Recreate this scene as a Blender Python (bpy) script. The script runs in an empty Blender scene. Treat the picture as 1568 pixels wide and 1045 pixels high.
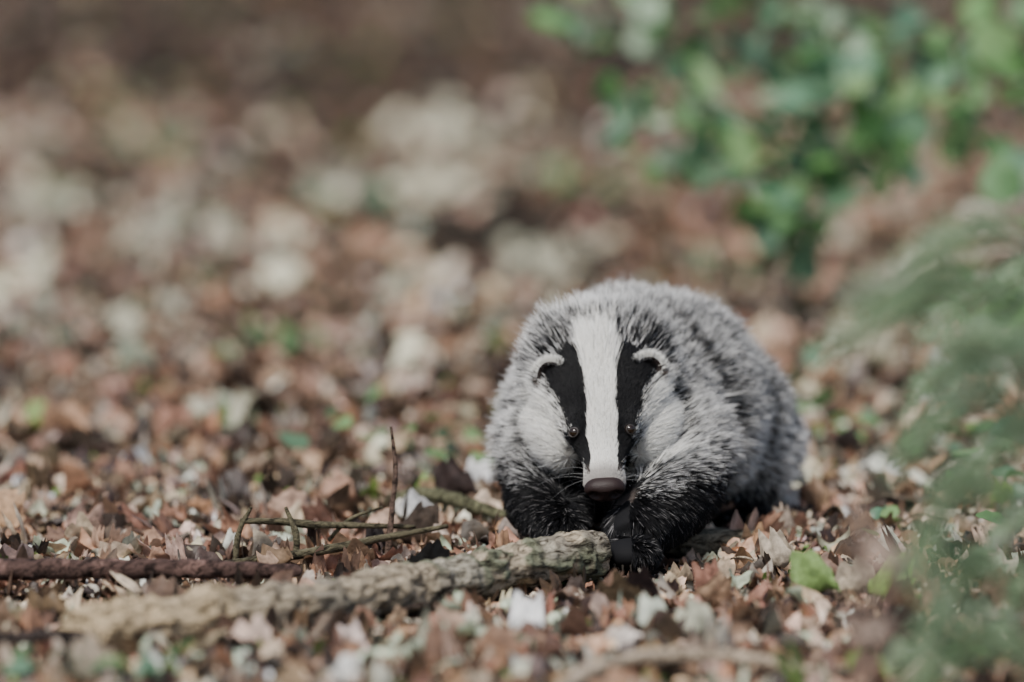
import bpy, bmesh, math, numpy as np
from mathutils import Vector, Matrix, kdtree
from mathutils.bvhtree import BVHTree
R = np.random.default_rng(7)
scene = bpy.context.scene
rad = math.radians

# ------------------------------------------------------------ helpers
def link(o, parent=None):
    scene.collection.objects.link(o)
    if parent: o.parent = parent
    return o
def empty(name):
    o = bpy.data.objects.new(name, None); o.empty_display_size = .1
    return link(o)
def mesh_np(name, V, F, col=None, mat=None, parent=None, smooth=True):
    V = np.asarray(V, np.float32); F = np.asarray(F, np.int32)
    me = bpy.data.meshes.new(name); k = F.shape[1]
    me.vertices.add(len(V)); me.vertices.foreach_set('co', V.ravel())
    me.loops.add(F.size); me.loops.foreach_set('vertex_index', F.ravel())
    me.polygons.add(len(F)); me.polygons.foreach_set('loop_start', np.arange(0, F.size, k, dtype=np.int32))
    me.update(calc_edges=True)
    me.polygons.foreach_set('use_smooth', np.full(len(F), smooth))
    if col is not None:
        a = me.attributes.new('col', 'FLOAT_COLOR', 'POINT')
        c = np.ones((len(V), 4), np.float32); c[:, :3] = col
        a.data.foreach_set('color', c.ravel())
    me.validate()
    if mat: me.materials.append(mat)
    return link(bpy.data.objects.new(name, me), parent)
def hsh(ix, iy, iz, seed):
    h = (ix * 374761393 + iy * 668265263 + iz * 2147483647 + seed * 974634777) & 0xffffffff
    h = ((h ^ (h >> 13)) * 1274126177) & 0xffffffff
    return ((h ^ (h >> 16)) & 0xffff) / 65535.0
def vnoise(P, scale, seed=0):
    Q = np.asarray(P, float) * scale
    I = np.floor(Q).astype(np.int64); f = Q - I; f = f * f * (3 - 2 * f); r = 0
    for dx in (0, 1):
        for dy in (0, 1):
            for dz in (0, 1):
                w = (f[:, 0] if dx else 1 - f[:, 0]) * (f[:, 1] if dy else 1 - f[:, 1]) * (f[:, 2] if dz else 1 - f[:, 2])
                r = r + w * hsh(I[:, 0] + dx, I[:, 1] + dy, I[:, 2] + dz, seed)
    return r * 2 - 1
def nrm(A): return A / (np.linalg.norm(A, axis=-1, keepdims=True) + 1e-9)
def sst(x, a, b):
    t = np.clip((x - a) / (b - a), 0, 1); return t * t * (3 - 2 * t)

def node_mat(name):
    m = bpy.data.materials.new(name); m.use_nodes = True
    nt = m.node_tree; return m, nt, nt.nodes, nt.links, nt.nodes['Principled BSDF']
def mat_attr(name, rough=.6, spec=.3, transl=.0, nscale=0, namp=.3, bump=0, bscale=200, bdist=.002):
    m, nt, N, L, P = node_mat(name)
    A = N.new('ShaderNodeAttribute'); A.attribute_name = 'col'
    csock = A.outputs['Color']
    if nscale:
        tc = N.new('ShaderNodeTexCoord'); nz = N.new('ShaderNodeTexNoise'); nz.inputs['Scale'].default_value = nscale
        nz.inputs['Detail'].default_value = 5
        L.new(tc.outputs['Object'], nz.inputs['Vector'])
        mr = N.new('ShaderNodeMapRange'); mr.inputs['From Min'].default_value = .3; mr.inputs['From Max'].default_value = .7
        mr.inputs['To Min'].default_value = 1 - namp; mr.inputs['To Max'].default_value = 1 + namp
        L.new(nz.outputs['Fac'], mr.inputs['Value'])
        vm = N.new('ShaderNodeVectorMath'); vm.operation = 'SCALE'
        L.new(csock, vm.inputs[0]); L.new(mr.outputs['Result'], vm.inputs['Scale']); csock = vm.outputs['Vector']
    L.new(csock, P.inputs['Base Color'])
    P.inputs['Roughness'].default_value = rough; P.inputs['Specular IOR Level'].default_value = spec
    if bump:
        tc2 = N.new('ShaderNodeTexCoord'); n2 = N.new('ShaderNodeTexNoise'); n2.inputs['Scale'].default_value = bscale
        n2.inputs['Detail'].default_value = 6
        L.new(tc2.outputs['Object'], n2.inputs['Vector'])
        b = N.new('ShaderNodeBump'); b.inputs['Strength'].default_value = bump; b.inputs['Distance'].default_value = bdist
        L.new(n2.outputs['Fac'], b.inputs['Height']); L.new(b.outputs['Normal'], P.inputs['Normal'])
    if transl:
        T = N.new('ShaderNodeBsdfTranslucent'); L.new(csock, T.inputs['Color'])
        mx = N.new('ShaderNodeMixShader'); mx.inputs[0].default_value = transl
        L.new(P.outputs[0], mx.inputs[1]); L.new(T.outputs[0], mx.inputs[2])
        L.new(mx.outputs[0], N['Material Output'].inputs['Surface'])
    return m
def mat_plain(name, col, rough=.5, spec=.5, bump=0, bscale=400, bdist=.0008):
    m, nt, N, L, P = node_mat(name)
    tc = N.new('ShaderNodeTexCoord'); nz = N.new('ShaderNodeTexNoise'); nz.inputs['Scale'].default_value = bscale
    L.new(tc.outputs['Object'], nz.inputs['Vector'])
    cr = N.new('ShaderNodeValToRGB'); cr.color_ramp.elements[0].color = (*[c * .7 for c in col], 1); cr.color_ramp.elements[1].color = (*[c * 1.3 for c in col], 1)
    L.new(nz.outputs['Fac'], cr.inputs['Fac']); L.new(cr.outputs['Color'], P.inputs['Base Color'])
    P.inputs['Roughness'].default_value = rough; P.inputs['Specular IOR Level'].default_value = spec
    if bump:
        b = N.new('ShaderNodeBump'); b.inputs['Strength'].default_value = bump; b.inputs['Distance'].default_value = bdist
        L.new(nz.outputs['Fac'], b.inputs['Height']); L.new(b.outputs['Normal'], P.inputs['Normal'])
    return m

def catmull(P, n):
    P = np.asarray(P, float); Q = np.vstack([2 * P[0] - P[1], P, 2 * P[-1] - P[-2]])
    out = []
    seg = len(P) - 1
    for x in np.linspace(0, seg, n):
        i = min(int(x), seg - 1); t = x - i
        p0, p1, p2, p3 = Q[i], Q[i + 1], Q[i + 2], Q[i + 3]
        out.append(.5 * (2 * p1 + (p2 - p0) * t + (2 * p0 - 5 * p1 + 4 * p2 - p3) * t * t + (3 * p1 - p0 - 3 * p2 + p3) * t ** 3))
    return np.array(out)
def tube(path4, n=40, seg=10, amp=0, nsc=60, seed=0, ridges=0):
    """path4: rows x,y,z,r -> verts, quads"""
    C = catmull(path4, n); c = C[:, :3]; r = np.maximum(C[:, 3], 1e-4)
    T = nrm(np.gradient(c, axis=0))
    up = np.array([0, 0, 1.]) if abs(T[:, 2]).mean() < .8 else np.array([0, 1., 0])
    A = nrm(np.cross(T, up)); B = np.cross(A, T)
    th = np.linspace(0, 2 * math.pi, seg, endpoint=False)
    D = A[:, None] * np.cos(th)[None, :, None] + B[:, None] * np.sin(th)[None, :, None]
    V = c[:, None] + D * r[:, None, None]
    if amp:
        fl = V.reshape(-1, 3)
        k = vnoise(fl, nsc, seed) * .6 + vnoise(fl, nsc * 2.7, seed + 1) * .4
        k = k.reshape(n, seg)
        if ridges:
            k = k + ridges * np.abs(np.sin(th * 5 + 2 * vnoise(c, 12, seed)[:, None] * 2))
        V = V + D * (k * amp * r[:, None])[..., None]
    V = V.reshape(-1, 3)
    V = np.vstack([V, c[0], c[-1]])
    F = []
    for i in range(n - 1):
        for j in range(seg):
            k = (j + 1) % seg
            F.append((i * seg + j, i * seg + k, (i + 1) * seg + k, (i + 1) * seg + j))
    a, b = n * seg, n * seg + 1
    for j in range(0, seg - 1, 2):
        F.append((a, (j + 2) % seg, j + 1, j)); e = (n - 1) * seg
        F.append((b, e + j, e + j + 1, e + (j + 2) % seg))
    return V, np.array(F)
def merge(parts):
    Vs, Fs, Cs, o = [], [], [], 0
    for V, F, C in parts:
        Vs.append(V); Fs.append(np.asarray(F) + o); Cs.append(np.broadcast_to(C, (len(V), 3))); o += len(V)
    return np.vstack(Vs), np.vstack(Fs), np.vstack(Cs)

# ------------------------------------------------------------ world / sun / camera
w = bpy.data.worlds.new("World"); scene.world = w; w.use_nodes = True
sky = w.node_tree.nodes.new('ShaderNodeTexSky'); sky.sky_type = 'NISHITA'; sky.sun_disc = False
SE, SR = rad(56), rad(208)
sky.sun_elevation = SE; sky.sun_rotation = SR; sky.air_density = 1.0; sky.dust_density = 3
bg = w.node_tree.nodes['Background']; bg.inputs[1].default_value = .15
w.node_tree.links.new(sky.outputs[0], bg.inputs[0])
sl = bpy.data.lights.new('sun', 'SUN'); sl.energy = 5.0; sl.angle = rad(13); sl.color = (1, .975, .92)
so = link(bpy.data.objects.new('sun', sl))
sd = Vector((math.sin(SR) * math.cos(SE), math.cos(SR) * math.cos(SE), math.sin(SE)))
so.rotation_euler = sd.to_track_quat('Z', 'Y').to_euler(); so.location = sd * 20

cam = bpy.data.cameras.new('camera'); co = link(bpy.data.objects.new('camera', cam)); scene.camera = co
co.location = (0, -5.2, .7); co.rotation_euler = (rad(90 - 5.4), 0, 0)
cam.lens = 200; cam.sensor_width = 36; cam.clip_end = 1000; cam.clip_start = .05
cam.dof.use_dof = True; cam.dof.focus_distance = 5.18; cam.dof.aperture_fstop = 2.4

# ------------------------------------------------------------ ground
def gz(x, y):
    P = np.stack([x, y, 0 * x], -1)
    far = sst(y, .8, 3)
    return .05 * far * vnoise(P, .9, 3) + .006 * vnoise(P, 5, 4) - .004
def axis(fine, far, n1, n2):
    a = np.linspace(-fine, fine, n1); g = np.geomspace(fine * 1.04, far, n2)
    return np.concatenate([-g[::-1], a, g])
xs = axis(4, 300, 161, 30); ys = np.concatenate([-np.geomspace(3.2, 300, 25)[::-1], np.linspace(-3, 14, 341), np.geomspace(14.4, 400, 35)])
X, Y = np.meshgrid(xs, ys); Z = gz(X.ravel(), Y.ravel())
nx, ny = len(xs), len(ys); idx = np.arange(nx * ny).reshape(ny, nx)
F = np.stack([idx[:-1, :-1], idx[:-1, 1:], idx[1:, 1:], idx[1:, :-1]], -1).reshape(-1, 4)
gm, nt, N, L, P = node_mat('forest_soil')
tc = N.new('ShaderNodeTexCoord')
n1 = N.new('ShaderNodeTexNoise'); n1.inputs['Scale'].default_value = 14; n1.inputs['Detail'].default_value = 8
n2 = N.new('ShaderNodeTexNoise'); n2.inputs['Scale'].default_value = 1.1; n2.inputs['Detail'].default_value = 4
for q in (n1, n2): L.new(tc.outputs['Object'], q.inputs['Vector'])
c1 = N.new('ShaderNodeValToRGB'); e = c1.color_ramp.elements
e[0].position = .35; e[0].color = (.013, .010, .007, 1); e[1].position = .7; e[1].color = (.066, .049, .033, 1)
c2 = N.new('ShaderNodeValToRGB'); e = c2.color_ramp.elements
e[0].position = .4; e[0].color = (.45, .45, .42, 1); e[1].position = .65; e[1].color = (1.0, 1.0, 1.0, 1)
mm = N.new('ShaderNodeMix'); mm.data_type = 'RGBA'; mm.blend_type = 'MULTIPLY'; mm.inputs[0].default_value = 1
L.new(n1.outputs['Fac'], c1.inputs[0]); L.new(n2.outputs['Fac'], c2.inputs[0])
L.new(c1.outputs[0], mm.inputs[6]); L.new(c2.outputs[0], mm.inputs[7]); L.new(mm.outputs[2], P.inputs['Base Color'])
P.inputs['Roughness'].default_value = .95; P.inputs['Specular IOR Level'].default_value = .1
b = N.new('ShaderNodeBump'); b.inputs['Distance'].default_value = .02; L.new(n1.outputs['Fac'], b.inputs['Height']); L.new(b.outputs[0], P.inputs['Normal'])
mesh_np('ground', np.stack([X.ravel(), Y.ravel(), Z], -1), F, mat=gm)

# ------------------------------------------------------------ leaves
def leaf_tmpl(nl, nw, oak, curl, seed):
    r = np.random.default_rng(seed)
    t = np.linspace(0, 1, nl + 1); s = np.linspace(-1, 1, nw + 1)
    wd = np.sin(np.pi * np.clip(t, .05, .95) ** .85) ** .55 * .33
    if oak: wd = wd * (1 + .16 * np.cos(t * 2 * np.pi * 2.6 + 1))
    T, S = np.meshgrid(t, s, indexing='ij'); W = wd[:, None]
    tear = np.convolve(r.normal(size=nl + 3), [.3, .4, .3], 'valid')[:, None]
    asym = 1 + .16 * tear * (S > 0) - .16 * tear[::-1] * (S < 0)
    x = S * W * asym; y = T - .5
    a, b2, tw = r.normal(size=3) * curl
    z = a * 1.3 * (np.abs(S) ** 1.8) * W + b2 * .8 * (T - .5) ** 2 + tw * .8 * S * W * (T - .5) * 2
    x = x * (1 - .35 * min(abs(a), 1.5) * np.abs(S) ** 2); y = y * (1 - .2 * min(abs(b2), 1.5) * (2 * np.abs(T - .5)) ** 2)
    ph = r.uniform(0, 6, 3)
    z = z + curl * .05 * np.sin(T * 9 + S * 2 + ph[0]) + curl * .04 * np.sin(T * 14 + ph[1]) * S + curl * .012 * r.normal(size=T.shape) + .03 * np.abs(S)
    return np.stack([x, y, z], -1).reshape(-1, 3)
def leaf_faces(nl, nw):
    i = np.arange((nl + 1) * (nw + 1)).reshape(nl + 1, nw + 1)
    return np.stack([i[:-1, :-1], i[:-1, 1:], i[1:, 1:], i[1:, :-1]], -1).reshape(-1, 4)
def rotm(yaw, pitch, roll):
    cy, sy, cp, sp, cr, sr = np.cos(yaw), np.sin(yaw), np.cos(pitch), np.sin(pitch), np.cos(roll), np.sin(roll)
    z, o = 0 * cy, 0 * cy + 1
    Rz = np.stack([cy, -sy, z, sy, cy, z, z, z, o], -1).reshape(-1, 3, 3)
    Rx = np.stack([o, z, z, z, cp, -sp, z, sp, cp], -1).reshape(-1, 3, 3)
    Ry = np.stack([cr, z, sr, z, o, z, -sr, z, cr], -1).reshape(-1, 3, 3)
    return Rz @ Rx @ Ry
def scatter(pos, size, rot, cols, nl=6, nw=4, curl=.8, oakp=.4, ntm=24, seed=1, wscale=1.0):
    TM = np.stack([leaf_tmpl(nl, nw, (i / ntm) < oakp, curl, seed * 100 + i) for i in range(ntm)])
    TM[..., 0] *= wscale
    n = len(pos); k = R.integers(0, ntm, n)
    V = np.einsum('nij,nvj->nvi', rot, TM[k] * size[:, None, None]) + pos[:, None]
    nv = TM.shape[1]; Fb = leaf_faces(nl, nw)
    F = (Fb[None] + (np.arange(n) * nv)[:, None, None]).reshape(-1, 4)
    C = np.repeat(cols, nv, 0)
    return V.reshape(-1, 3), F, C
PAL = np.array([[.34, .195, .125], [.155, .096, .064], [.49, .335, .235], [.62, .48, .37], [.052, .037, .029], [.46, .40, .32], [.70, .65, .53], [.42, .47, .35], [.15, .24, .06]])
def palcol(n, wts, jit=.26):
    wts = np.array(wts, float); k = R.choice(len(PAL), n, p=wts / wts.sum())
    return np.clip(PAL[k] * (1 + jit * R.normal(size=(n, 1))) * (1 + .05 * R.normal(size=(n, 3))), .01, .75)
W_NEAR = [19, 21, 14, 11, 20, 8, 7, 4, 2]
W_MID = [18, 23, 14, 8, 20, 8, 4, 3, 2]
W_FAR = [10, 29, 3, 1, 40, 2, 1, 1, 2]  # far leaves weighted to dark tones: shade of the distant ground put into colour
LOGL = np.array([(-.372, -.60), (-.27, -.51), (-.18, -.425), (-.075, -.30), (0, -.20), (.085, -.10)])
STKL = np.array([(-.56, -.24), (-.44, -.24), (-.28, -.225), (-.19, -.215)])
def dline(x, y, Ln):
    d = np.full(len(x), 9.)
    for p, q in zip(Ln[:-1], Ln[1:]):
        e_ = q - p; t = np.clip(((x - p[0]) * e_[0] + (y - p[1]) * e_[1]) / (e_ @ e_), 0, 1)
        d = np.minimum(d, np.hypot(x - p[0] - t * e_[0], y - p[1] - t * e_[1]))
    return d
def field(n, x0, x1, y0, y1, s0, s1, wts, h=.015, tilt=.45, wedge=0, patch=0, **kw):
    y = R.uniform(y0, y1, n); x = R.uniform(-1, 1, n)
    hw = (x1 - x0) / 2 + wedge * (y - y0); x = (x0 + x1) / 2 + x * hw
    if patch:
        pn = vnoise(np.stack([x, y * .6, 0 * x], -1), 2.2, 91) + .6 * vnoise(np.stack([x, y * .6, 0 * x], -1), 6, 92)
        kp = R.uniform(0, 1, n) < 1 - patch * (1 - sst(pn, -.5, .5)); x, y = x[kp], y[kp]; n = len(x)
    hh = R.uniform(0, 1, n) ** 1.5 * h + .003
    clear = ((dline(x, y, LOGL) < .060) | (dline(x, y, STKL) < .035) | ((x > .0) & (x < .20) & (y > -.22) & (y < .1)))
    front = clear & (y > -1)
    hh = np.where(front, hh * .3, hh); z = gz(x, y) + hh
    size = s0 + (s1 - s0) * R.uniform(0, 1, n) ** 1.4; size = np.where(front, size * .65, size)
    til = np.where(front, tilt * .6, tilt)
    rot = rotm(R.uniform(0, 6.28, n), R.normal(0, 1, n) * til, R.normal(0, 1, n) * til)
    return scatter(np.stack([x, y, z], -1), size, rot, palcol(n, wts), **kw)
parts = []
parts.append(field(15000, -.75, .75, -1.3, .8, .012, .046, W_NEAR, h=.013, tilt=.40, wedge=.1, curl=1.05, seed=1, nl=12, nw=6))
parts.append(field(15000, -.75, .75, -1.3, .8, .005, .016, W_NEAR, h=.014, tilt=.6, wedge=.1, nl=4, nw=2, curl=.9, seed=2))
parts.append(field(12000, -1.0, 1.0, .8, 3.2, .02, .055, W_MID, h=.025, tilt=.42, wedge=.12, patch=.7, nl=8, nw=4, curl=1.0, seed=3))
parts.append(field(11000, -1.4, 1.4, 3.2, 7.5, .03, .075, W_MID, h=.04, tilt=.45, wedge=.15, patch=.85, nl=4, nw=2, curl=1.0, seed=4))
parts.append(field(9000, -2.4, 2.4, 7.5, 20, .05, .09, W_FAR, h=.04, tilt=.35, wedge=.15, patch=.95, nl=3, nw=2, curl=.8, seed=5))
leafm = mat_attr('dead_leaf', rough=.5, spec=.35, transl=.15, nscale=110, namp=.45, bump=.6, bscale=260, bdist=.0015)
V, F, C = merge(parts)
mesh_np('leaf_litter', V, F, C, leafm)
# pale withered leaf clusters
cl = [(-.12, 6.4, .15, 34, .95), (-.117, 4.5, .08, 15, .85), (-.365, 3.7, .08, 16, .85), (.056, 3.5, .12, 13, .6), (-.69, 2.75, .05, 8, .9),
      (-.12, 1.65, .022, 7, 1), (-.32, 1.15, .05, 5, .55), (-.16, 2.45, .04, 4, .6), (-.34, 2.9, .04, 8, .95), (-.8, 4.2, .15, 9, .5), (-.55, 3.6, .12, 7, .5),
      (-.30, 4.6, .10, 8, .55), (.45, 1.9, .06, 6, .6), (.62, 4.0, .2, 12, .65), (-.62, .75, .08, 4, .5), (.28, .55, .05, 6, .7), (-.45, 2.2, .1, 5, .5), (-.62, 1.75, .1, 5, .45)]
pp, cc, sz = [], [], []
for (x, y, r_, n, br) in cl:
    q = np.stack([x + R.normal(0, r_ * .45, n), y + R.normal(0, r_ * 1.2, n)], -1)
    pp.append(np.column_stack([q, gz(q[:, 0], q[:, 1]) + R.uniform(.01, .06, n)]))
    cc.append(np.clip(np.array([.66, .63, .47]) * br * (1 + .15 * R.normal(size=(n, 1))), 0, .8)); sz.append(R.uniform(.035, .055, n) * (1 + .05 * y))
pp, cc, sz = np.vstack(pp), np.vstack(cc), np.concatenate(sz); n = len(pp)
V, F, C = scatter(pp, sz, rotm(R.normal(0, .8, n), R.uniform(.2, .9, n), R.normal(0, .3, n)), cc, curl=.6, seed=11, wscale=1.3)
mesh_np('pale_withered_leaves', V, F, C, leafm)
# curled pale green leaves in foreground
fg = [(-.085, -.66, .06), (-.06, -.63, .045), (-.11, -.69, .05), (-.02, -.52, .035), (-.03, -.55, .04), (.265, -.3, .045), (.25, -.33, .035), (.42, -.2, .05), (-.05, -.42, .03), (-.29, -.68, .045), (-.26, -.66, .04), (-.05, -.70, .05), (.35, -.36, .035), (.46, -.36, .05), (.04, -.42, .03), (.0, -.37, .025), (.13, -.5, .03), (.2, -.2, .03), (.31, -.12, .035), (.40, -.48, .04), (-.18, -.60, .03), (.5, -.28, .05), (-.10, -.60, .03), (.01, -.60, .035), (.33, -.5, .03)]
pp = np.array([(a, b_, .016) for a, b_, _ in fg]); n = len(fg)
fgc = np.array([.46, .52, .38]) * (1 + .15 * R.normal(size=(n, 1))); fgc[5] = (.16, .25, .08); fgc[16] = (.14, .24, .07)
V, F, C = scatter(pp, np.array([c for _, _, c in fg]), rotm(R.uniform(0, 6.28, n), R.uniform(-.1, .6, n), R.normal(0, .45, n)),
                  np.clip(fgc, 0, .7), nl=16, nw=10, curl=1.0, seed=21, oakp=.5, wscale=1.2)
mesh_np('curled_pale_leaves', V, F, C, leafm)

# ------------------------------------------------------------ wood
barkm, nt, N, L, P = node_mat('weathered_bark')
A = N.new('ShaderNodeAttribute'); A.attribute_name = 'col'
tc = N.new('ShaderNodeTexCoord')
mp0 = N.new('ShaderNodeMapping'); mp0.inputs['Rotation'].default_value = (0, 0, rad(-45))
mp = N.new('ShaderNodeMapping'); mp.inputs['Scale'].default_value = (45, 170, 170)
nz = N.new('ShaderNodeTexNoise'); nz.inputs['Scale'].default_value = 1; nz.inputs['Detail'].default_value = 9; nz.inputs['Roughness'].default_value = .75; nz.inputs['Distortion'].default_value = .8
L.new(tc.outputs['Object'], mp0.inputs[0]); L.new(mp0.outputs[0], mp.inputs[0]); L.new(mp.outputs[0], nz.inputs['Vector'])
cr = N.new('ShaderNodeValToRGB'); e = cr.color_ramp.elements; e[0].position = .40; e[0].color = (.10, .085, .07, 1); e[1].position = .56; e[1].color = (1.3, 1.3, 1.3, 1)
L.new(nz.outputs['Fac'], cr.inputs[0])
mm = N.new('ShaderNodeMix'); mm.data_type = 'RGBA'; mm.blend_type = 'MULTIPLY'; mm.inputs[0].default_value = 1
L.new(A.outputs['Color'], mm.inputs[6]); L.new(cr.outputs[0], mm.inputs[7]); L.new(mm.outputs[2], P.inputs['Base Color'])
b = N.new('ShaderNodeBump'); b.inputs['Distance'].default_value = .006; b.inputs['Strength'].default_value = 1
L.new(nz.outputs['Fac'], b.inputs['Height']); L.new(b.outputs[0], P.inputs['Normal']); P.inputs['Roughness'].default_value = .8; P.inputs['Specular IOR Level'].default_value = .2

LP = [(-.355, -.575, .018, .015), (-.335, -.555, .020, .0215), (-.26, -.485, .021, .0225), (-.17, -.395, .020, .018), (-.118, -.33, .022, .0215), (-.072, -.265, .020, .018), (0, -.165, .021, .0195), (.058, -.095, .021, .022), (.076, -.075, .020, .019)]
V, F = tube(LP, n=320, seg=72, amp=.34, nsc=40, seed=5, ridges=.2)
ctr = catmull(LP, 320)[:, :3]; ctr = np.vstack([np.repeat(ctr, 72, 0), ctr[0], ctr[-1]])
k = vnoise(V, 28, 9) + .5 * vnoise(V, 70, 10)
flake = sst(k, -.1, .0); V = V + nrm(V - ctr) * (flake * .0022 - .001)[:, None] + nrm(V - ctr) * (.0012 * vnoise(V, 160, 44))[:, None]
pale = sst(-V[:, 0] + .06 * k - .4 * (V[:, 2] - .02), .17, .29)[:, None]
moss = sst(vnoise(V, 22, 12) + 3 * (V[:, 0] + .12), .1, .7)[:, None] * .7
base = np.array([.28, .245, .19]) * (1 - moss) + np.array([.17, .20, .12]) * moss
base = base * flake[:, None] + np.array([.47, .39, .28]) * (1 - flake[:, None])
patch = sst(k, .45, .7)[:, None]
base = base * (1 - patch) + np.array([.46, .42, .33]) * patch
C = base * (1 - pale) + np.array([.62, .48, .30]) * pale
V[:, :3] += (V[:, 0] < -.333)[:, None] * np.stack([.022 * vnoise(V, 90, 33), 0 * V[:, 0], 0 * V[:, 0]], -1)
log = mesh_np('rotten_log', V, F, C, barkm)
V, F = tube([(.10, .06, .010, .010), (.14, .07, .013, .014), (.19, .09, .011, .013), (.25, .13, .006, .008)], n=90, seg=36, amp=.25, nsc=50, seed=15, ridges=.2)
mesh_np('rotten_log', V, F, np.array([.22, .20, .145]), barkm)
V, F = tube([(-.60, -.24, .028, .0085), (-.44, -.23, .028, .0095), (-.36, -.225, .028, .009), (-.28, -.215, .026, .0085), (-.20, -.205, .023, .0065), (-.19, -.203, .022, .004)], n=160, seg=24, amp=.28, nsc=90, seed=25)
mesh_np('fallen_stick', V, F, np.array([.10, .06, .05]) * (1 + 1.1 * sst(vnoise(V, 120, 2), .3, .6)[:, None]), barkm)
V, F = tube([(-.52, -.62, .014, .005), (-.44, -.60, .020, .005), (-.36, -.58, .020, .005), (-.345, -.575, .012, .003)], n=60, seg=12, amp=.25, nsc=90, seed=26)
mesh_np('fallen_stick', V, F, np.array([.06, .045, .04]), barkm)
V, F = tube([(.03, -.86, .015, .006), (.07, -.78, .025, .007), (.12, -.74, .028, .0065), (.19, -.73, .024, .005), (.24, -.75, .016, .004)], n=60, seg=12, amp=.2, nsc=90, seed=27)
mesh_np('pale_stick', V, F, np.array([.60, .49, .37]), barkm)
tw = []
def tadd(p, c, n=24, seg=8, amp=.25):
    v, f = tube(p, n, seg, amp, 120, len(tw)); tw.append((v, f, np.array(c)))
mc = (.13, .115, .07)
tadd([(-.115, .02, .005, .0032), (-.111, .03, .05, .0027), (-.108, .04, .085, .0022), (-.112, .04, .125, .0012)], (.13, .085, .065), 40)
tadd([(-.26, -.09, .014, .0035), (-.18, -.05, .020, .0045), (-.12, 0, .026, .0035), (-.06, .04, .032, .0022)], mc)
tadd([(-.25, .0, .042, .0026), (-.215, .01, .040, .0035), (-.18, .02, .036, .0035), (-.14, .03, .034, .003), (-.09, .05, .030, .002)], mc)
tadd([(-.255, .0, .0, .003), (-.252, .0, .03, .0028), (-.240, .0, .055, .0015)], mc)
tadd([(-.2, -.02, .0, .0032), (-.198, -.02, .03, .003), (-.208, -.01, .056, .0015)], mc)
tadd([(-.12, .3, .022, .008), (-.08, .28, .032, .008), (-.03, .24, .024, .007), (.01, .22, .010, .006)], (.13, .13, .075))
tadd([(-.17, .03, .02, .002), (-.15, .03, .040, .0018), (-.12, .04, .050, .001)], mc)
V, F, C = merge(tw); mesh_np('mossy_twigs', V, F, C, barkm)
tw = []
for i in range(50):
    x, y, a, l = R.uniform(-.5, .55), R.uniform(-.7, .5), R.uniform(0, 3.14), R.uniform(.02, .07)
    dx, dy = math.cos(a) * l, math.sin(a) * l
    tadd([(x, y, .012, .0012), (x + dx * .5, y + dy * .5, .020, .0012), (x + dx, y + dy, .014, .0007)], (.46, .37, .27) if i % 2 else (.12, .08, .06), 10, 6)
V, F, C = merge(tw); mesh_np('twig_debris', V, F, C, barkm)

# ------------------------------------------------------------ plants
greenm = mat_attr('green_leaf', rough=.45, spec=.4, transl=.42, nscale=40, namp=.2)
stemm = mat_attr('stem_bark', rough=.8, spec=.2, nscale=80, namp=.3)
def sapling(name, stem, branches, leafsize, cols, per=14, spread=.05, seed=1, tiltc=.5, rep=2):
    e_ = empty(name); st = [tube(stem, 30, 8, .15, 60, seed) + (np.array([.12, .09, .07]),)]
    pos, sz = [], []
    for br in branches:
        r0 = [.004, .003, .002, .001]
        p4 = [(*q, r0[min(i, 3)]) for i, q in enumerate(br)]
        st.append(tube(p4, 20, 6, .1, 60, seed) + (np.array([.11, .10, .06]),))
        c = catmull(br, per)[1:]
        for q in c:
            for s_ in range(rep):
                pos.append(q + R.normal(0, spread, 3) * np.array([1, 1.6, .7])); sz.append(R.uniform(*leafsize))
    V, F, C = merge(st); mesh_np('stem', V, F, C, stemm, e_)
    pos = np.array(pos); sz = np.array(sz); n = len(pos)
    cc = np.array(cols)[R.integers(0, len(cols), n)] * (1 + .2 * R.normal(size=(n, 1)))
    V, F, C = scatter(pos, sz, rotm(R.normal(0, 1.3, n), R.normal(.55, tiltc, n), R.normal(0, tiltc, n)), np.clip(cc, .01, .6), curl=.35, oakp=0, seed=seed + 50, wscale=1.4)
    mesh_np('leaves', V, F, C, greenm, e_)
    return e_
G = [(.11, .22, .09), (.16, .32, .11), (.13, .24, .14), (.24, .40, .16), (.15, .30, .19), (.34, .45, .31)]
sapling('beech_sapling', [(.37, 2.2, 0, .006), (.365, 2.2, .12, .006), (.38, 2.22, .3, .005), (.42, 2.2, .55, .004)],
        [[(.37, 2.2, .15), (.36, 2.15, .17), (.34, 2.1, .17), (.32, 2.05, .165)],
         [(.38, 2.2, .22), (.33, 2.15, .25), (.29, 2.1, .26), (.24, 2.05, .24)],
         [(.38, 2.2, .25), (.30, 2.15, .30), (.22, 2.1, .32), (.14, 2.05, .31)],
         [(.38, 2.2, .30), (.30, 2.25, .36), (.2, 2.3, .40), (.08, 2.3, .44)],
         [(.38, 2.2, .28), (.45, 2.15, .31), (.54, 2.1, .32), (.64, 2.05, .30)],
         [(.39, 2.2, .36), (.45, 2.2, .39), (.55, 2.2, .40), (.7, 2.2, .38)],
         [(.40, 2.2, .43), (.34, 2.2, .45), (.25, 2.2, .47), (.12, 2.2, .47)],
         [(.38, 2.2, .34), (.40, 2.1, .37), (.43, 2.0, .38), (.45, 1.9, .37)],
         [(.38, 2.2, .22), (.40, 2.1, .24), (.43, 2.0, .25), (.47, 1.9, .24)]], (.035, .075), G, per=9, spread=.034, seed=3, rep=3)
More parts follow.
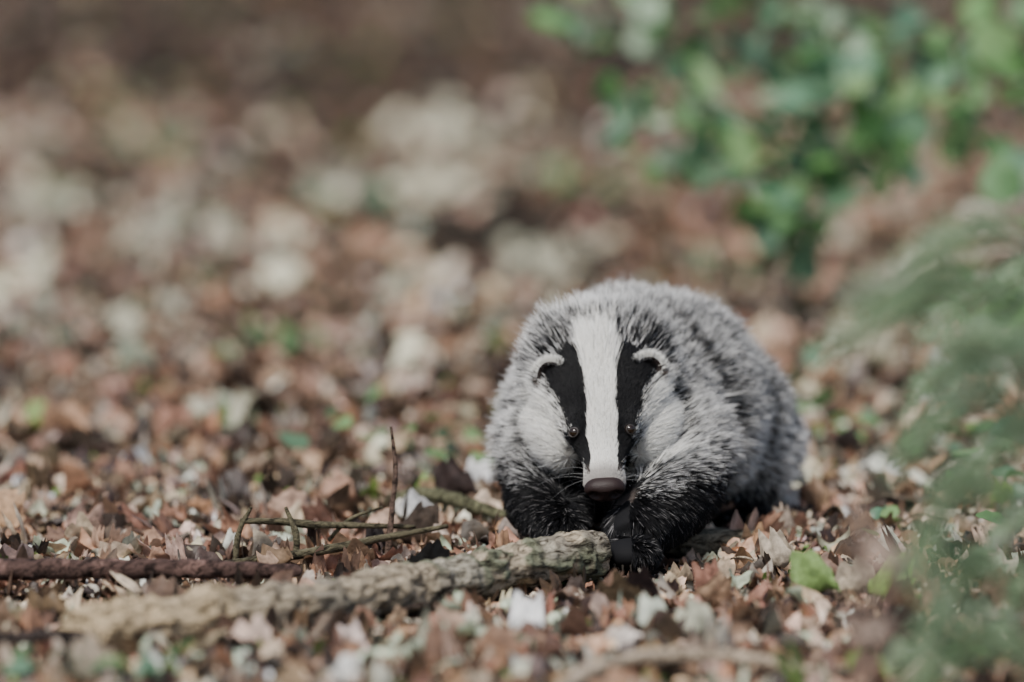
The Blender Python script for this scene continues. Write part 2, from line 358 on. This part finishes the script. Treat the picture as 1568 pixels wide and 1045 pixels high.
sapling('beech_sapling', [(.78, 1.6, 0, .008), (.77, 1.6, .15, .007), (.76, 1.6, .35, .005), (.78, 1.6, .6, .003)],
        [[(.77, 1.6, .3), (.7, 1.6, .36), (.62, 1.6, .38), (.54, 1.6, .37)], [(.77, 1.6, .15), (.72, 1.55, .2), (.68, 1.5, .2), (.60, 1.45, .18)],
         [(.77, 1.6, .22), (.72, 1.55, .26), (.66, 1.5, .27), (.56, 1.45, .26)], [(.77, 1.6, .10), (.70, 1.5, .13), (.62, 1.4, .13), (.55, 1.35, .11)],
         [(.77, 1.6, .38), (.74, 1.6, .45), (.7, 1.6, .5), (.62, 1.6, .52)]], (.035, .07), G, per=9, spread=.030, seed=5, rep=3)
# ground seedlings in the distance
pos, sz = [], []
for (x, y, n_) in [(-.26, 4.2, 18), (-.75, 4.6, 12), (-.07, .8, 9), (-.13, .6, 8), (.12, 4.6, 10), (.3, 3.2, 8), (-.22, .95, 7), (-.7, 1.0, 6), (.4, .9, 14), (.33, 1.3, 10), (-.75, 6, 12), (.5, .7, 10), (.45, .4, 8), (.36, .1, 4), (-.3, 1.8, 6)]:
    for i in range(n_):
        x_, y_ = x + R.normal(0, .05), y + R.normal(0, .1); pos.append((x_, y_, gz(np.array([x_]), np.array([y_]))[0] + R.uniform(.01, .06))); sz.append(R.uniform(.018, .035) * (1 + .15 * y))
pos, sz = np.array(pos), np.array(sz); n = len(pos)
V, F, C = scatter(pos, sz, rotm(R.uniform(0, 6.28, n), R.normal(.3, .3, n), R.normal(0, .3, n)), np.array(G)[R.integers(0, 5, n)] * .85, curl=.3, oakp=0, seed=71, wscale=1.4)
mesh_np('woodland_seedlings', V, F, C, greenm)
pos = np.array([(-.34 + R.normal(0, .06), -.82 + R.normal(0, .05), .02 + R.uniform(0, .02)) for i in range(22)] + [(.43 + R.normal(0, .05), -.62 + R.normal(0, .05), .015 + R.uniform(0, .02)) for i in range(14)]); n = len(pos)
V, F, C = scatter(pos, R.uniform(.014, .030, n), rotm(R.uniform(0, 6.28, n), R.normal(.2, .3, n), R.normal(0, .3, n)), np.array(G)[R.integers(0, 5, n)] * .8, curl=.3, oakp=1, seed=72, nl=10, wscale=1.3)
mesh_np('ivy', V, F, C, greenm)
# foreground conifer seedlings
def conifer(name, stem, branches, nlen=.016, dens=1000, seed=1):
    e_ = empty(name); st = [tube(stem, 30, 8, .15, 60, seed) + (np.array([.13, .09, .07]),)]; NV, NF, NC = [], [], []; o = 0
    for br in branches:
        br = np.array(br, float)
        subs = [br]
        c = catmull(br, 9)
        for i in range(2, 9):
            d = nrm(c[i] - c[i - 1])
            for s_ in (-1, 1):
                side = nrm(np.cross(d, [0, 0, 1.])) * s_
                l = .055 * (1 - .5 * i / 9)
                subs.append(np.array([c[i], c[i] + (d * .6 + side * .7) * l * .5, c[i] + (d * .7 + side * .6 + np.array([0, 0, -.15])) * l]))
        for sb in subs:
            st.append(tube([(*q, .0013) for q in sb], 8, 6) + (np.array([.12, .10, .06]),))
            ln = np.linalg.norm(np.diff(sb, axis=0), axis=1).sum(); n = max(6, int(ln * dens))
            q = catmull(sb, n); d = nrm(np.gradient(q, axis=0))
            rnd = nrm(R.normal(size=(n, 3))); nd = nrm(d * .7 + rnd * .8) * nlen * R.uniform(.7, 1.2, (n, 1))
            sd_ = nrm(np.cross(nd, R.normal(size=(n, 3)))) * .0012
            NV.append(np.stack([q - sd_, q + sd_, q + nd + sd_ * .3, q + nd - sd_ * .3], 1).reshape(-1, 3))
            NF.append(np.arange(n * 4).reshape(n, 4) + o); o += n * 4
            NC.append(np.repeat(np.array([.34, .50, .29]) * (1 + .3 * R.normal()) * (1 + .25 * R.normal(size=(n, 1))), 4, 0))
    V, F, C = merge(st); mesh_np('stem', V, F, C, stemm, e_)
    mesh_np('needles', np.vstack(NV), np.vstack(NF), np.clip(np.vstack(NC), .03, .6), greenm, e_)
conifer('conifer_seedling', [(.345, -1.5, -.01, .005), (.345, -1.5, .15, .004), (.35, -1.5, .3, .003), (.35, -1.5, .42, .001)],
        [[(.35, -1.5, .40), (.32, -1.5, .42), (.28, -1.5, .41), (.24, -1.49, .385)], [(.35, -1.5, .36), (.31, -1.52, .385), (.27, -1.52, .38), (.225, -1.5, .355)],
         [(.345, -1.5, .28), (.32, -1.5, .31), (.29, -1.5, .305), (.265, -1.5, .285)], [(.345, -1.5, .22), (.32, -1.5, .25), (.30, -1.5, .25), (.275, -1.5, .22)],
         [(.345, -1.5, .17), (.32, -1.5, .195), (.30, -1.5, .19), (.28, -1.5, .165)], [(.345, -1.5, .33), (.37, -1.5, .36), (.41, -1.5, .35), (.44, -1.5, .32)],
         [(.345, -1.5, .12), (.33, -1.52, .15), (.31, -1.5, .15), (.28, -1.5, .135)], [(.345, -1.5, .25), (.36, -1.4, .28), (.36, -1.35, .28), (.35, -1.3, .27)],
         [(.345, -1.5, .31), (.33, -1.42, .34), (.32, -1.36, .34), (.31, -1.3, .32)]])
conifer('conifer_seedling', [(.47, -.75, -.01, .005), (.465, -.75, .12, .004), (.46, -.75, .24, .003), (.46, -.75, .34, .001)],
        [[(.46, -.75, .30), (.43, -.75, .33), (.39, -.75, .325), (.34, -.75, .30)], [(.46, -.75, .24), (.42, -.75, .27), (.38, -.76, .27), (.335, -.75, .25)],
         [(.465, -.75, .18), (.43, -.75, .20), (.40, -.75, .20), (.36, -.75, .18)], [(.465, -.75, .12), (.44, -.75, .14), (.41, -.75, .14), (.38, -.75, .12)],
         [(.465, -.75, .07), (.44, -.75, .09), (.42, -.75, .09), (.40, -.75, .07)]], seed=4)
tw = []
tadd([(.245, -1.25, -.01, .003), (.246, -1.25, .07, .003), (.25, -1.25, .16, .0022), (.243, -1.25, .22, .0014)], (.26, .19, .15), 20, 6)
tadd([(.246, -1.25, .1, .0015), (.262, -1.24, .15, .001), (.285, -1.22, .2, .0008)], (.26, .19, .15), 20, 6)
st = empty('withered_stalk'); V, F, C = merge(tw); mesh_np('stem', V, F, C, stemm, st)
n = 14; pos = np.stack([.247 + R.normal(0, .007, n), -1.25 + R.normal(0, .01, n), R.uniform(.1, .2, n)], -1)
V, F, C = scatter(pos, R.uniform(.02, .035, n), rotm(R.uniform(0, 6.28, n), R.normal(1.2, .4, n), R.normal(0, .4, n)), np.array([[.36, .27, .22]] * n), curl=.8, seed=81)
mesh_np('leaves', V, F, C, leafm, st)

# ------------------------------------------------------------ BADGER
bad = empty('badger')
NO = np.array([.085, -.03, .075])
a = nrm(np.array([-.003, .126, .104])); U = np.array([1, 0, .07]); U = nrm(U - a * (U @ a)); Vv = np.cross(U, a)
if Vv[2] < 0: Vv = -Vv
def H(s, u, v): return NO + a * s + U * u + Vv * v
def hc(Pn):
    D = Pn - NO; return D @ a, D @ U, D @ Vv
bm = bmesh.new()
def ell(c, r, axes=None):
    M = Matrix.Identity(3)
    if axes is not None: M = Matrix([[axes[j][i] for j in range(3)] for i in range(3)])
    M4 = Matrix.Translation(Vector(c)) @ M.to_4x4() @ Matrix.Diagonal((*r, 1))
    bmesh.ops.create_icosphere(bm, subdivisions=4, radius=1, matrix=M4)
def addtube(p4, n=30, seg=20):
    V, F = tube(p4, n, seg); vs = [bm.verts.new(v) for v in V]
    for f in F:
        try: bm.faces.new([vs[i] for i in f])
        except Exception: pass
HA = (U, a, Vv)
# trunk
ell((.096, .175, .112), (.094, .105, .080)); ell((.126, .26, .116), (.106, .125, .099)); ell((.150, .335, .098), (.110, .13, .090))
ell((.167, .34, .075), (.104, .11, .062)); ell((.090, .12, .085), (.064, .06, .056)); ell((.105, .22, .145), (.070, .1, .066))
# neck
ell(H(.165, 0, -.020), (.060, .06, .042), HA)
# head loft
prof = [(0.0, .010, .007, .008), (.008, .0155, .0105, .012), (.022, .0175, .0125, .013), (.040, .020, .015, .014), (.055, .0255, .0185, .018), (.068, .032, .0225, .022),
        (.085, .040, .026, .028), (.105, .047, .029, .034), (.13, .050, .029, .038), (.155, .046, .027, .038), (.175, .036, .020, .03), (.185, .02, .012, .015)]
pr = np.array(prof); ss = np.linspace(0, .185, 60); seg = 40
rings = []
for s in ss:
    wd, hu, hb = [np.interp(s, pr[:, 0], pr[:, i]) for i in (1, 2, 3)]
    rings.append([bm.verts.new(H(s, wd * math.cos(t), (hu if math.sin(t) > 0 else hb) * math.sin(t))) for t in np.linspace(0, 2 * math.pi, seg, endpoint=False)])
for i in range(len(rings) - 1):
    for j in range(seg):
        k = (j + 1) % seg; bm.faces.new((rings[i][j], rings[i][k], rings[i + 1][k], rings[i + 1][j]))
bm.faces.new(rings[0][::-1]); bm.faces.new(rings[-1])
for s_ in (-1, 1):
    ell(H(.105, .034 * s_, -.026), (.022, .040, .024), HA)   # cheeks
    ell(H(.016, .009 * s_, -.006), (.0105, .015, .009), HA)  # lips
    ell(H(.072, .024 * s_, .010), (.010, .016, .010), HA)     # brow
ell(H(.03, 0, -.014), (.012, .026, .009), HA)                 # chin
# legs
addtube([(.045, .14, .10, .046), (.034, .12, .065, .036), (.034, .085, .046, .032), (.044, .035, .032, .024), (.050, .0, .026, .019)])
ell((.052, -.012, .020), (.023, .026, .014))
addtube([(.145, .13, .10, .05), (.150, .09, .066, .044), (.136, .04, .050, .036), (.116, -.01, .038, .027), (.110, -.04, .028, .021)])
ell((.108, -.060, .019), (.024, .028, .015))
addtube([(.21, .34, .08, .055), (.220, .30, .05, .042), (.222, .29, .025, .03), (.220, .26, .014, .018)]); ell((.218, .245, .012), (.022, .032, .012))
addtube([(.085, .38, .08, .050), (.085, .34, .05, .042), (.085, .33, .025, .03), (.085, .29, .014, .018)]); ell((.085, .28, .012), (.022, .032, .012))
addtube([(.16, .42, .10, .04), (.175, .49, .085, .022), (.185, .54, .06, .014), (.19, .57, .045, .006)])  # tail
me = bpy.data.meshes.new('tmp'); bm.normal_update(); bm.to_mesh(me); bm.free()
tmp = link(bpy.data.objects.new('tmp', me))
md = tmp.modifiers.new('r', 'REMESH'); md.mode = 'VOXEL'; md.voxel_size = .0032; md.use_smooth_shade = True
ms = tmp.modifiers.new('s', 'SMOOTH'); ms.iterations = 10; ms.factor = .5
dg = bpy.context.evaluated_depsgraph_get(); dg.update()
bme = bpy.data.meshes.new_from_object(tmp.evaluated_get(dg)); bpy.data.objects.remove(tmp)
bme.name = 'body'; body = link(bpy.data.objects.new('body', bme), bad)
nv = len(bme.vertices); BV = np.empty(nv * 3); bme.vertices.foreach_get('co', BV); BV = BV.reshape(-1, 3)
BN = np.empty(nv * 3); bme.vertices.foreach_get('normal', BN); BN = BN.reshape(-1, 3)
bme.calc_loop_triangles(); BT = np.empty(len(bme.loop_triangles) * 3, np.int32); bme.loop_triangles.foreach_get('vertices', BT); BT = BT.reshape(-1, 3)
bvh = BVHTree.FromPolygons([tuple(v) for v in BV], [tuple(t) for t in BT])

WHITE = np.array([.90, .89, .85]); BLACK = np.array([.009, .009, .010])
zb_y, zb_z = [-.05, .10, .18, .28, .45], [.082, .082, .064, .040, .030]
def wmax(s): return np.interp(s, [0, .03, .05, .075, .10], [.024, .030, .040, .070, .085])
def region(Pn):
    """returns masks: black, white, head flag"""
    s, u, v = hc(Pn); j = vnoise(Pn, 110, 40) * .0018; au = np.abs(u) + j
    wc = np.interp(s, [0, .03, .065, .11, .16, .2], [.0130, .0115, .0130, .0140, .0145, .014])
    wb = np.interp(s, [.006, .02, .04, .065, .09, .12, .15, .19], [.012, .0160, .0240, .0320, .037, .044, .047, .042])
    wb = np.where(v < -.004, wb * 0 + np.interp(s, [0, .04, .07, .1], [.010, .020, .030, .034]), wb)
    e2 = (u / .085) ** 2 + ((v + .004) / .060) ** 2
    head = (s < .160) & (e2 < 1) & (Pn[:, 1] < .125) & (s > 0) & (np.abs(u) < wmax(s))
    black = np.zeros(len(Pn)); white = np.zeros(len(Pn))
    centre = au < wc
    stripe = (au >= wc) & (au < wb) & (s > .012 + .004 * vnoise(Pn, 300, 2))
    soft = 1 - sst(au, wb - .0035, wb + .0035)          # probability, mixes hairs at the edge
    white[head & centre] = 1
    ch = head & ~centre
    wch = sst(Pn[:, 2] + vnoise(Pn, 60, 8) * .010, .068, .090) * (1 - sst(s + vnoise(Pn, 60, 9) * .014, .10, .150)) * (1 - sst(e2, .60, 1.0))
    wch = np.where(s < .035, sst(v, -.010, -.003), wch)
    bch = (1 - wch) * (1 - sst(Pn[:, 2], .076, .092))
    sf = np.where(s > .012 + .004 * vnoise(Pn, 300, 2), soft, 0)
    white[ch] = (wch * (1 - sf))[ch]; black[ch] = (sf + bch * (1 - sf))[ch]
    under = head & (v < -.010) & ((np.abs(u) < .018) | (s < .03)); white[under] = 0; black[under] = 1
    nape = ~head & (s < .23) & (s > .1) & (v > -.02) & (au < .049) & (au > wc - .001)
    black[nape] = np.maximum(black[nape], 1 - sst(s[nape] + .01 * vnoise(Pn[nape], 60, 5), .150, .190))
    nc = ~head & (v > -.01) & (au < wc) & (s > .1)
    white[nc] = np.maximum(white[nc], (1 - sst(s[nc], .150, .195)))
    zb = np.interp(Pn[:, 1], zb_y, zb_z)
    low = ~head
    bl = 1 - sst(Pn[:, 2] + vnoise(Pn, 40, 11) * .012, zb - .018, zb + .018)
    black[low] = np.maximum(black[low], bl[low])
    return black, white, head
bk, wt, hd = region(BV)
bc = (np.array([.12, .115, .11])[None] * np.ones((nv, 1))); bc = bc * (1 - wt[:, None]) + np.array([.6, .56, .52]) * wt[:, None]; bc = bc * (1 - bk[:, None]) + BLACK * bk[:, None]
at = bme.attributes.new('col', 'FLOAT_COLOR', 'POINT'); at.data.foreach_set('color', np.column_stack([bc, np.ones(nv)]).astype(np.float32).ravel())
bme.materials.clear(); bme.materials.append(mat_attr('badger_skin', rough=.8, spec=.1))
# eyes
eyes = []
eyem = mat_plain('eye_gloss', (.016, .009, .005), .05, .6)
lidm = mat_plain('eyelid_skin', (.045, .040, .038), .5, .3)
for s_ in (-1, 1):
    o = Vector(H(.060, .0262 * s_, .1)); hit = bvh.ray_cast(o, Vector(-Vv))
    p = np.array(hit[0]); nn = nrm(np.array(hit[1]) + np.array([0, -.6, 0]) + U * .25 * s_); c = p - nn * .0018
    eyes.append(c)
    b_ = bmesh.new(); bmesh.ops.create_uvsphere(b_, u_segments=32, v_segments=20, radius=.0050, matrix=Matrix.Translation(Vector(c)))
    m_ = bpy.data.meshes.new('eye'); b_.to_mesh(m_); b_.free(); m_.materials.append(eyem)
    for pl in m_.polygons: pl.use_smooth = True
    link(bpy.data.objects.new('eye', m_), bad)
    e1 = nrm(np.cross(nn, a)); e2 = np.cross(nn, e1); th = np.linspace(0, 2 * math.pi, 33)[:-1]
    ring = c + nn * .0025 + (e1[None] * np.cos(th)[:, None] * .0048 + e2[None] * np.sin(th)[:, None] * .0039)
    vs, fs = [], []; m2 = 8
    for i in range(32):
        rd = nrm(ring[i] - (c + nn * .0025))
        for j in range(m2): q = 2 * math.pi * j / m2; vs.append(ring[i] + (rd * math.cos(q) + nn * math.sin(q)) * .0009)
    for i in range(32):
        for j in range(m2): fs.append((i * m2 + j, i * m2 + (j + 1) % m2, ((i + 1) % 32) * m2 + (j + 1) % m2, ((i + 1) % 32) * m2 + j))
    mesh_np('eyelid', vs, fs, mat=lidm, parent=bad)
# nose
b_ = bmesh.new(); bmesh.ops.create_uvsphere(b_, u_segments=64, v_segments=48, radius=1)
for vv in b_.verts:
    x, y, z = vv.co
    sx = math.copysign(abs(x) ** .85, x); sz_ = math.copysign(abs(z) ** .85, z)
    wdt = 1 - .18 * max(0, -z)
    px_, py_, pz_ = sx * .0190 * wdt, y * .011, sz_ * .0115
    for s_ in (-1, 1):
        d2 = ((px_ - s_ * .0095) / .0042) ** 2 + ((pz_ + .0020) / .0036) ** 2
        if y < 0: py_ += .009 * math.exp(-d2)
        d3 = ((px_ - s_ * .0155) / .004) ** 2 + ((pz_ + .004) / .002) ** 2
        if y < 0: py_ += .003 * math.exp(-d3)
    if y < 0: py_ += .0016 * math.exp(-(px_ / .0011) ** 2) * (1 if z < .25 else 0)
    vv.co = Vector((px_, py_, pz_))
nf = nrm(a * .93 - np.array([0, 0, .25])); nu = nrm(np.cross(U, nf)); nu = nu if nu[2] > 0 else -nu
nose_c = H(.001, 0, -.001)
Mn = Matrix([[U[i], nf[i], nu[i]] for i in range(3)]).to_4x4(); Mn.translation = Vector(nose_c)
bmesh.ops.transform(b_, matrix=Mn, verts=b_.verts)
m_ = bpy.data.meshes.new('nose'); b_.to_mesh(m_); b_.free(); m_.materials.append(mat_plain('nose_leather', (.020, .011, .010), .5, .25, bump=.6, bscale=900, bdist=.0006))
for pl in m_.polygons: pl.use_smooth = True
link(bpy.data.objects.new('nose', m_), bad)
# ears : cupped discs
earInfo = []; EX, EZ = .0128, .0122
for s_ in (-1, 1):
    c = H(.132, .0455 * s_, .015)
    fn = nrm(np.array([.35 * s_, -1, .15])); up = nrm(Vv * .75 + a * .35 + U * s_ * .35); up = nrm(up - fn * (up @ fn)); sd_ = np.cross(up, fn)
    nr, na = 8, 36; vs = []
    for side in (0, 1):
        for i in range(nr + 1):
            r_ = i / nr
            for j in range(na):
                q = 2 * math.pi * j / na
                x, y = r_ * math.cos(q) * EX, r_ * math.sin(q) * EZ
                dp = -.008 * (1 - r_ ** 2) - side * .0035 * (1 - r_ ** 6)
                vs.append(c + sd_ * x + up * (y + .003) + fn * dp)
    fs = []
    for side in (0, 1):
        o_ = side * (nr + 1) * na
        for i in range(nr):
            for j in range(na):
                k = (j + 1) % na; q = (o_ + i * na + j, o_ + i * na + k, o_ + (i + 1) * na + k, o_ + (i + 1) * na + j)
                fs.append(q if side == 0 else q[::-1])
    mesh_np('ear', vs, fs, np.array([.03, .022, .02]), bme.materials[0], bad)
    n = 7000; r_ = np.sqrt(R.uniform(.0, 1, n)); r_[n // 2:] = R.uniform(.78, 1.0, n - n // 2); q = R.uniform(0, 2 * math.pi, n); sid = R.integers(0, 2, n)
    pt = c + sd_ * (r_ * np.cos(q) * EX)[:, None] + up * (r_ * np.sin(q) * EZ + .003)[:, None] + fn * (-.008 * (1 - r_ ** 2) - sid * .0035 * (1 - r_ ** 6))[:, None]
    radial = sd_ * np.cos(q)[:, None] + up * np.sin(q)[:, None]
    nn = np.where(sid[:, None] == 0, fn, -fn) * .6 + radial * r_[:, None] ** 3 * .8
    earInfo.append((pt, nrm(nn), nrm(radial * .7 + up * .35), r_, np.sin(q), (pt - c) @ U * s_))
# claws
clv = []
for (cx, cy, cz) in ((.108, -.080, .012), (.052, -.032, .016), (.218, .214, .008)):
    for i in range(5):
        x = cx + (i - 2) * .0075; y = cy + abs(i - 2) * .003
        clv.append(tube([(x, y, cz, .0017), (x, y - .006, cz - .001, .0013), (x, y - .011, cz - .006, .0005)], 10, 8) + (np.array([.022, .019, .016]),))
V, F, C = merge(clv); mesh_np('claws', V, F, C, mat_attr('claw', .8, .08), bad)

# fur -----------------------------------------------------------
tri = BV[BT]; area = np.linalg.norm(np.cross(tri[:, 1] - tri[:, 0], tri[:, 2] - tri[:, 0]), axis=1) / 2
cen = tri.mean(1); s, u, v = hc(cen)
face = (s < .14) & (np.abs(u) < wmax(s)) & (v > -.05) & (s > 0)
dens = np.where(face, 3.6, 1.0) * np.where(cen[:, 1] > .36, .5, 1); dens[face & (s < .06)] = 5.5
dens[(cen[:, 2] < .08) & (cen[:, 1] < .15) & ~face] = 1.8
pr_ = area * dens; print('area', area.sum(), 'verts', nv)
NH = 335000
k = R.choice(len(BT), NH, p=pr_ / pr_.sum())
r1, r2 = np.sqrt(R.uniform(size=NH)), R.uniform(size=NH); bw = np.stack([1 - r1, r1 * (1 - r2), r1 * r2], -1)
HP = (tri[k] * bw[..., None]).sum(1); HN = nrm((BN[BT[k]] * bw[..., None]).sum(1))
s, u, v = hc(HP)
ed = np.minimum(np.linalg.norm(HP - eyes[0], axis=1), np.linalg.norm(HP - eyes[1], axis=1))
keep = ~((s < .004) & (v > -.022) & (np.abs(u) < .022)) & (ed > .0058) & (HP[:, 2] > .003); HP, HN, s, u, v, ed = [q[keep] for q in (HP, HN, s, u, v, ed)]
bk, wt, hd = region(HP); n = len(HP)
hfac = (1 - sst(s, .100, .155)) * (1 - sst(np.abs(u), np.minimum(.042, wmax(s) * .75), np.minimum(.072, wmax(s) * 1.05))) * sst(v, -.050, -.020) * sst(s, -.004, .004)
lat = sst(np.abs(u), .032, .050)
fh = a[None] * (1 - .40 * lat)[:, None] + U[None] * (np.sign(u) * lat * 1.0)[:, None] + Vv[None] * (-.10 * lat)[:, None]
P0 = H(.07, 0, .0); fb = nrm(HP - P0) * 1.0 + np.array([0, .35, -.14]); fl_leg = np.array([0, -.15, -1.])
fb = nrm(fb); legm = (1 - sst(HP[:, 2], .030, .070))[:, None]; fb = nrm(fb * (1 - legm) + fl_leg * legm)
fl = fh * hfac[:, None] + fb * (1 - hfac)[:, None]
fl = fl - HN * (fl * HN).sum(1, keepdims=True); fl = nrm(fl)
Lh = np.interp(s, [0, .03, .06, .085, .11, .15], [.0035, .0045, .007, .010, .012, .015]) + lat * np.interp(s, [0, .05, .08, .1, .15], [0, .002, .014, .022, .020])
Lb = .038 + .006 * vnoise(HP, 30, 60); Lb = Lb * (1 - bk * .45); Lb = Lb * (1 - legm[:, 0] * .50); Lb = Lb * (1 - .35 * hd * bk)
Ln = Lh * hfac + Lb * (1 - hfac); Ln = Ln * R.uniform(.62, 1.2, n); Ln = Ln * (.35 + .65 * sst(ed, .005, .016))
paw = (v < -.022) & (s < .0) & (HP[:, 2] < .04); Ln[paw] = np.minimum(Ln[paw], .012)
st_ = hd & (bk > .5) & (v > -.01); Ln[st_] = np.minimum(Ln[st_], .014)
Ln[(v < -.008) & (s < .05) & hd & (np.abs(u) < .025)] *= .5
lift_h = .20 + .10 * lat; lift_b = .30 - .04 * bk + .14 * sst(HP[:, 2], .15, .21)
lift = lift_h * hfac + lift_b * (1 - hfac)
swirl = np.stack([vnoise(HP, 26, 70), vnoise(HP, 26, 71), vnoise(HP, 26, 72)], -1) * (.10 * (1 - hfac) + .07 * hfac)[:, None]
jit = R.normal(size=(n, 3)) * (.11 * (1 - hfac) + .08 * hfac)[:, None]
d0 = nrm(HN * lift[:, None] + fl * (1 - lift)[:, None] + swirl + jit)
d1 = nrm(d0 + fl * .14 + np.array([0, 0, -.06]) + R.normal(size=(n, 3)) * .06)
tt = np.array([0, .22, .42, .58, .72, .86, 1.0]); K = len(tt)
HPt = HP[:, None] + Ln[:, None, None] * (d0[:, None] * (tt - tt ** 2 / 2)[None, :, None] + d1[:, None] * (tt ** 2 / 2)[None, :, None])
# clumps
ng = n // 12; gi = R.choice(n, ng, replace=False); kd = kdtree.KDTree(ng)
for i, g in enumerate(gi): kd.insert(HP[g], i)
kd.balance(); near = np.array([kd.find(p)[1] for p in HP]); gidx = gi[near]
tipo = HPt[gidx, -1] - HPt[:, -1]
ck = (.10 * hfac + .66 * (1 - hfac)) * R.uniform(.4, 1.15, n)
HPt = HPt + tipo[:, None] * (tt ** 1.3)[None, :, None] * ck[:, None, None]
HPt[..., 2] = np.maximum(HPt[..., 2], .004)
# colours
rnd = R.uniform(-1, 1, n); crnd = R.uniform(-1, 1, ng)[near]
sh = .06 * rnd + .08 * crnd + .05 * vnoise(HP, 35, 80)
back = sst(HP[:, 2], .08, .16) * sst(HP[:, 0], .07, .13)
T_ = tt[None, :] + sh[:, None]
band = sst(T_, .36, .50) * (1 - sst(T_ - .04 * back[:, None], .74, .88))
skip = np.clip((R.uniform(-1, 1, n) > (.50 + .45 * back)) * .6 + (R.uniform(-1, 1, ng)[near] > (.6 + .3 * back)) * .5, 0, .9)
band = band * (1 - skip)[:, None]
pale = np.array([.86, .855, .84]) * (1 + .10 * R.normal(size=(n, 1))) * (1 - .14 * back)[:, None]; root = np.array([.30, .29, .28])
col = root[None, None] * (1 - sst(tt, .05, .3))[None, :, None] + pale[:, None] * sst(tt, .05, .3)[None, :, None]
col = col * (1 - band[..., None]) + np.array([.020, .0195, .020]) * band[..., None]
wm = ((R.uniform(0, 1, n) < wt / np.maximum(1 - bk, .02)) * 1.0)[:, None, None]; wcol = (WHITE * (1 + .09 * R.normal(size=(n, 1))))[:, None] * (.86 + .14 * tt)[None, :, None]
col = col * (1 - wm) + wcol * wm
dk = (wt > .5) & (R.uniform(0, 1, n) < .035) & (s > .03); col[dk] *= .35
grey_in_black = ((R.uniform(0, 1, n) < .06) & ~hd)[:, None, None]
bcol = np.where(grey_in_black, np.array([.24, .23, .23]), BLACK * R.uniform(.6, 1.6, (n, 1))[:, None])
bm_ = np.where(R.uniform(0, 1, n) < bk, 1.0, 0)[:, None, None] * np.ones((1, K, 1))
col = col * (1 - bm_) + bcol * bm_
mz = ((1 - sst(s, .010, .026)) * hd * (np.abs(u) < .026))[:, None, None] * np.ones((1, K, 1)) * .6
col = col * (1 - mz) + np.array([.16, .13, .115]) * mz
rr = np.interp(tt, [0, .5, 1], [1, .9, .12])
rad_ = (.00022 * hfac + .00034 * (1 - hfac))[:, None] * rr[None]
sets = [(HPt.reshape(-1, 3), col.reshape(-1, 3), rad_.ravel(), n)]
# ear fur
for (pt, nn, rdl, r_, sn, cs) in earInfo:
    m = len(pt); rim = (r_ > .74)
    wh = rim & (sn > .45 + .18 * R.normal(size=m))
    Le = np.where(wh, .0068, .0058) * R.uniform(.5, 1.4, m)
    d = nrm(nn * .45 + rdl * .8 + R.normal(size=(m, 3)) * .24)
    q = pt[:, None] + d[:, None] * (Le[:, None] * tt[None])[..., None]
    brn = (~wh) & (cs > .003) & (sn < .2) & (R.uniform(0, 1, m) < .6)
    c = np.where(wh[:, None], WHITE, BLACK * 1.3) * np.ones((m, 3)); c[brn] = [.12, .095, .085]
    sets.append((q.reshape(-1, 3), np.repeat(c, K, 0), np.tile(.00026 * rr, m), m))
# whiskers
wp, wc_ = [], []
for s_ in (-1, 1):
    for i in range(9):
        o = H(R.uniform(.012, .03), s_ * .018, R.uniform(-.010, 0)); Lw = R.uniform(.025, .045)
        d = nrm(U * s_ * 1.0 + a * R.uniform(-.1, .5) + Vv * R.uniform(-.5, .25)); g = np.array([0, 0, -1.])
        wp.append(o + d * (tt * Lw)[:, None] + g * (tt ** 2 * Lw * .35)[:, None]); wc_.append([.35, .35, .35] if i % 2 else [.04, .04, .04])
    for i in range(4):
        o = H(.078, s_ * .022, .020); d = nrm(U * s_ * R.uniform(.3, 1) + Vv * .8 - a * R.uniform(0, .3))
        wp.append(o + d * (tt * .02)[:, None]); wc_.append([.05, .05, .05])
m = len(wp); sets.append((np.array(wp).reshape(-1, 3), np.repeat(np.array(wc_), K, 0), np.tile(.00013 * np.interp(tt, [0, 1], [1, .3]), m), m))
def make_curves(name, sets, mat, parent):
    cu = bpy.data.hair_curves.new(name); tot = sum(q[3] for q in sets)
    cu.add_curves([K] * tot)
    cu.position_data.foreach_set('vector', np.vstack([q[0] for q in sets]).astype(np.float32).ravel())
    ra = cu.attributes.get('radius') or cu.attributes.new('radius', 'FLOAT', 'POINT')
    ra.data.foreach_set('value', np.concatenate([q[2] for q in sets]).astype(np.float32))
    ca = cu.attributes.new('col', 'FLOAT_COLOR', 'POINT'); cc = np.vstack([q[1] for q in sets])
    ca.data.foreach_set('color', np.column_stack([np.clip(cc, 0, .93), np.ones(len(cc))]).astype(np.float32).ravel())
    cu.materials.append(mat); o = link(bpy.data.objects.new(name, cu), parent); return o
furm = mat_attr('badger_fur', rough=.5, spec=.2, transl=.25)
make_curves('fur', sets, furm, bad)
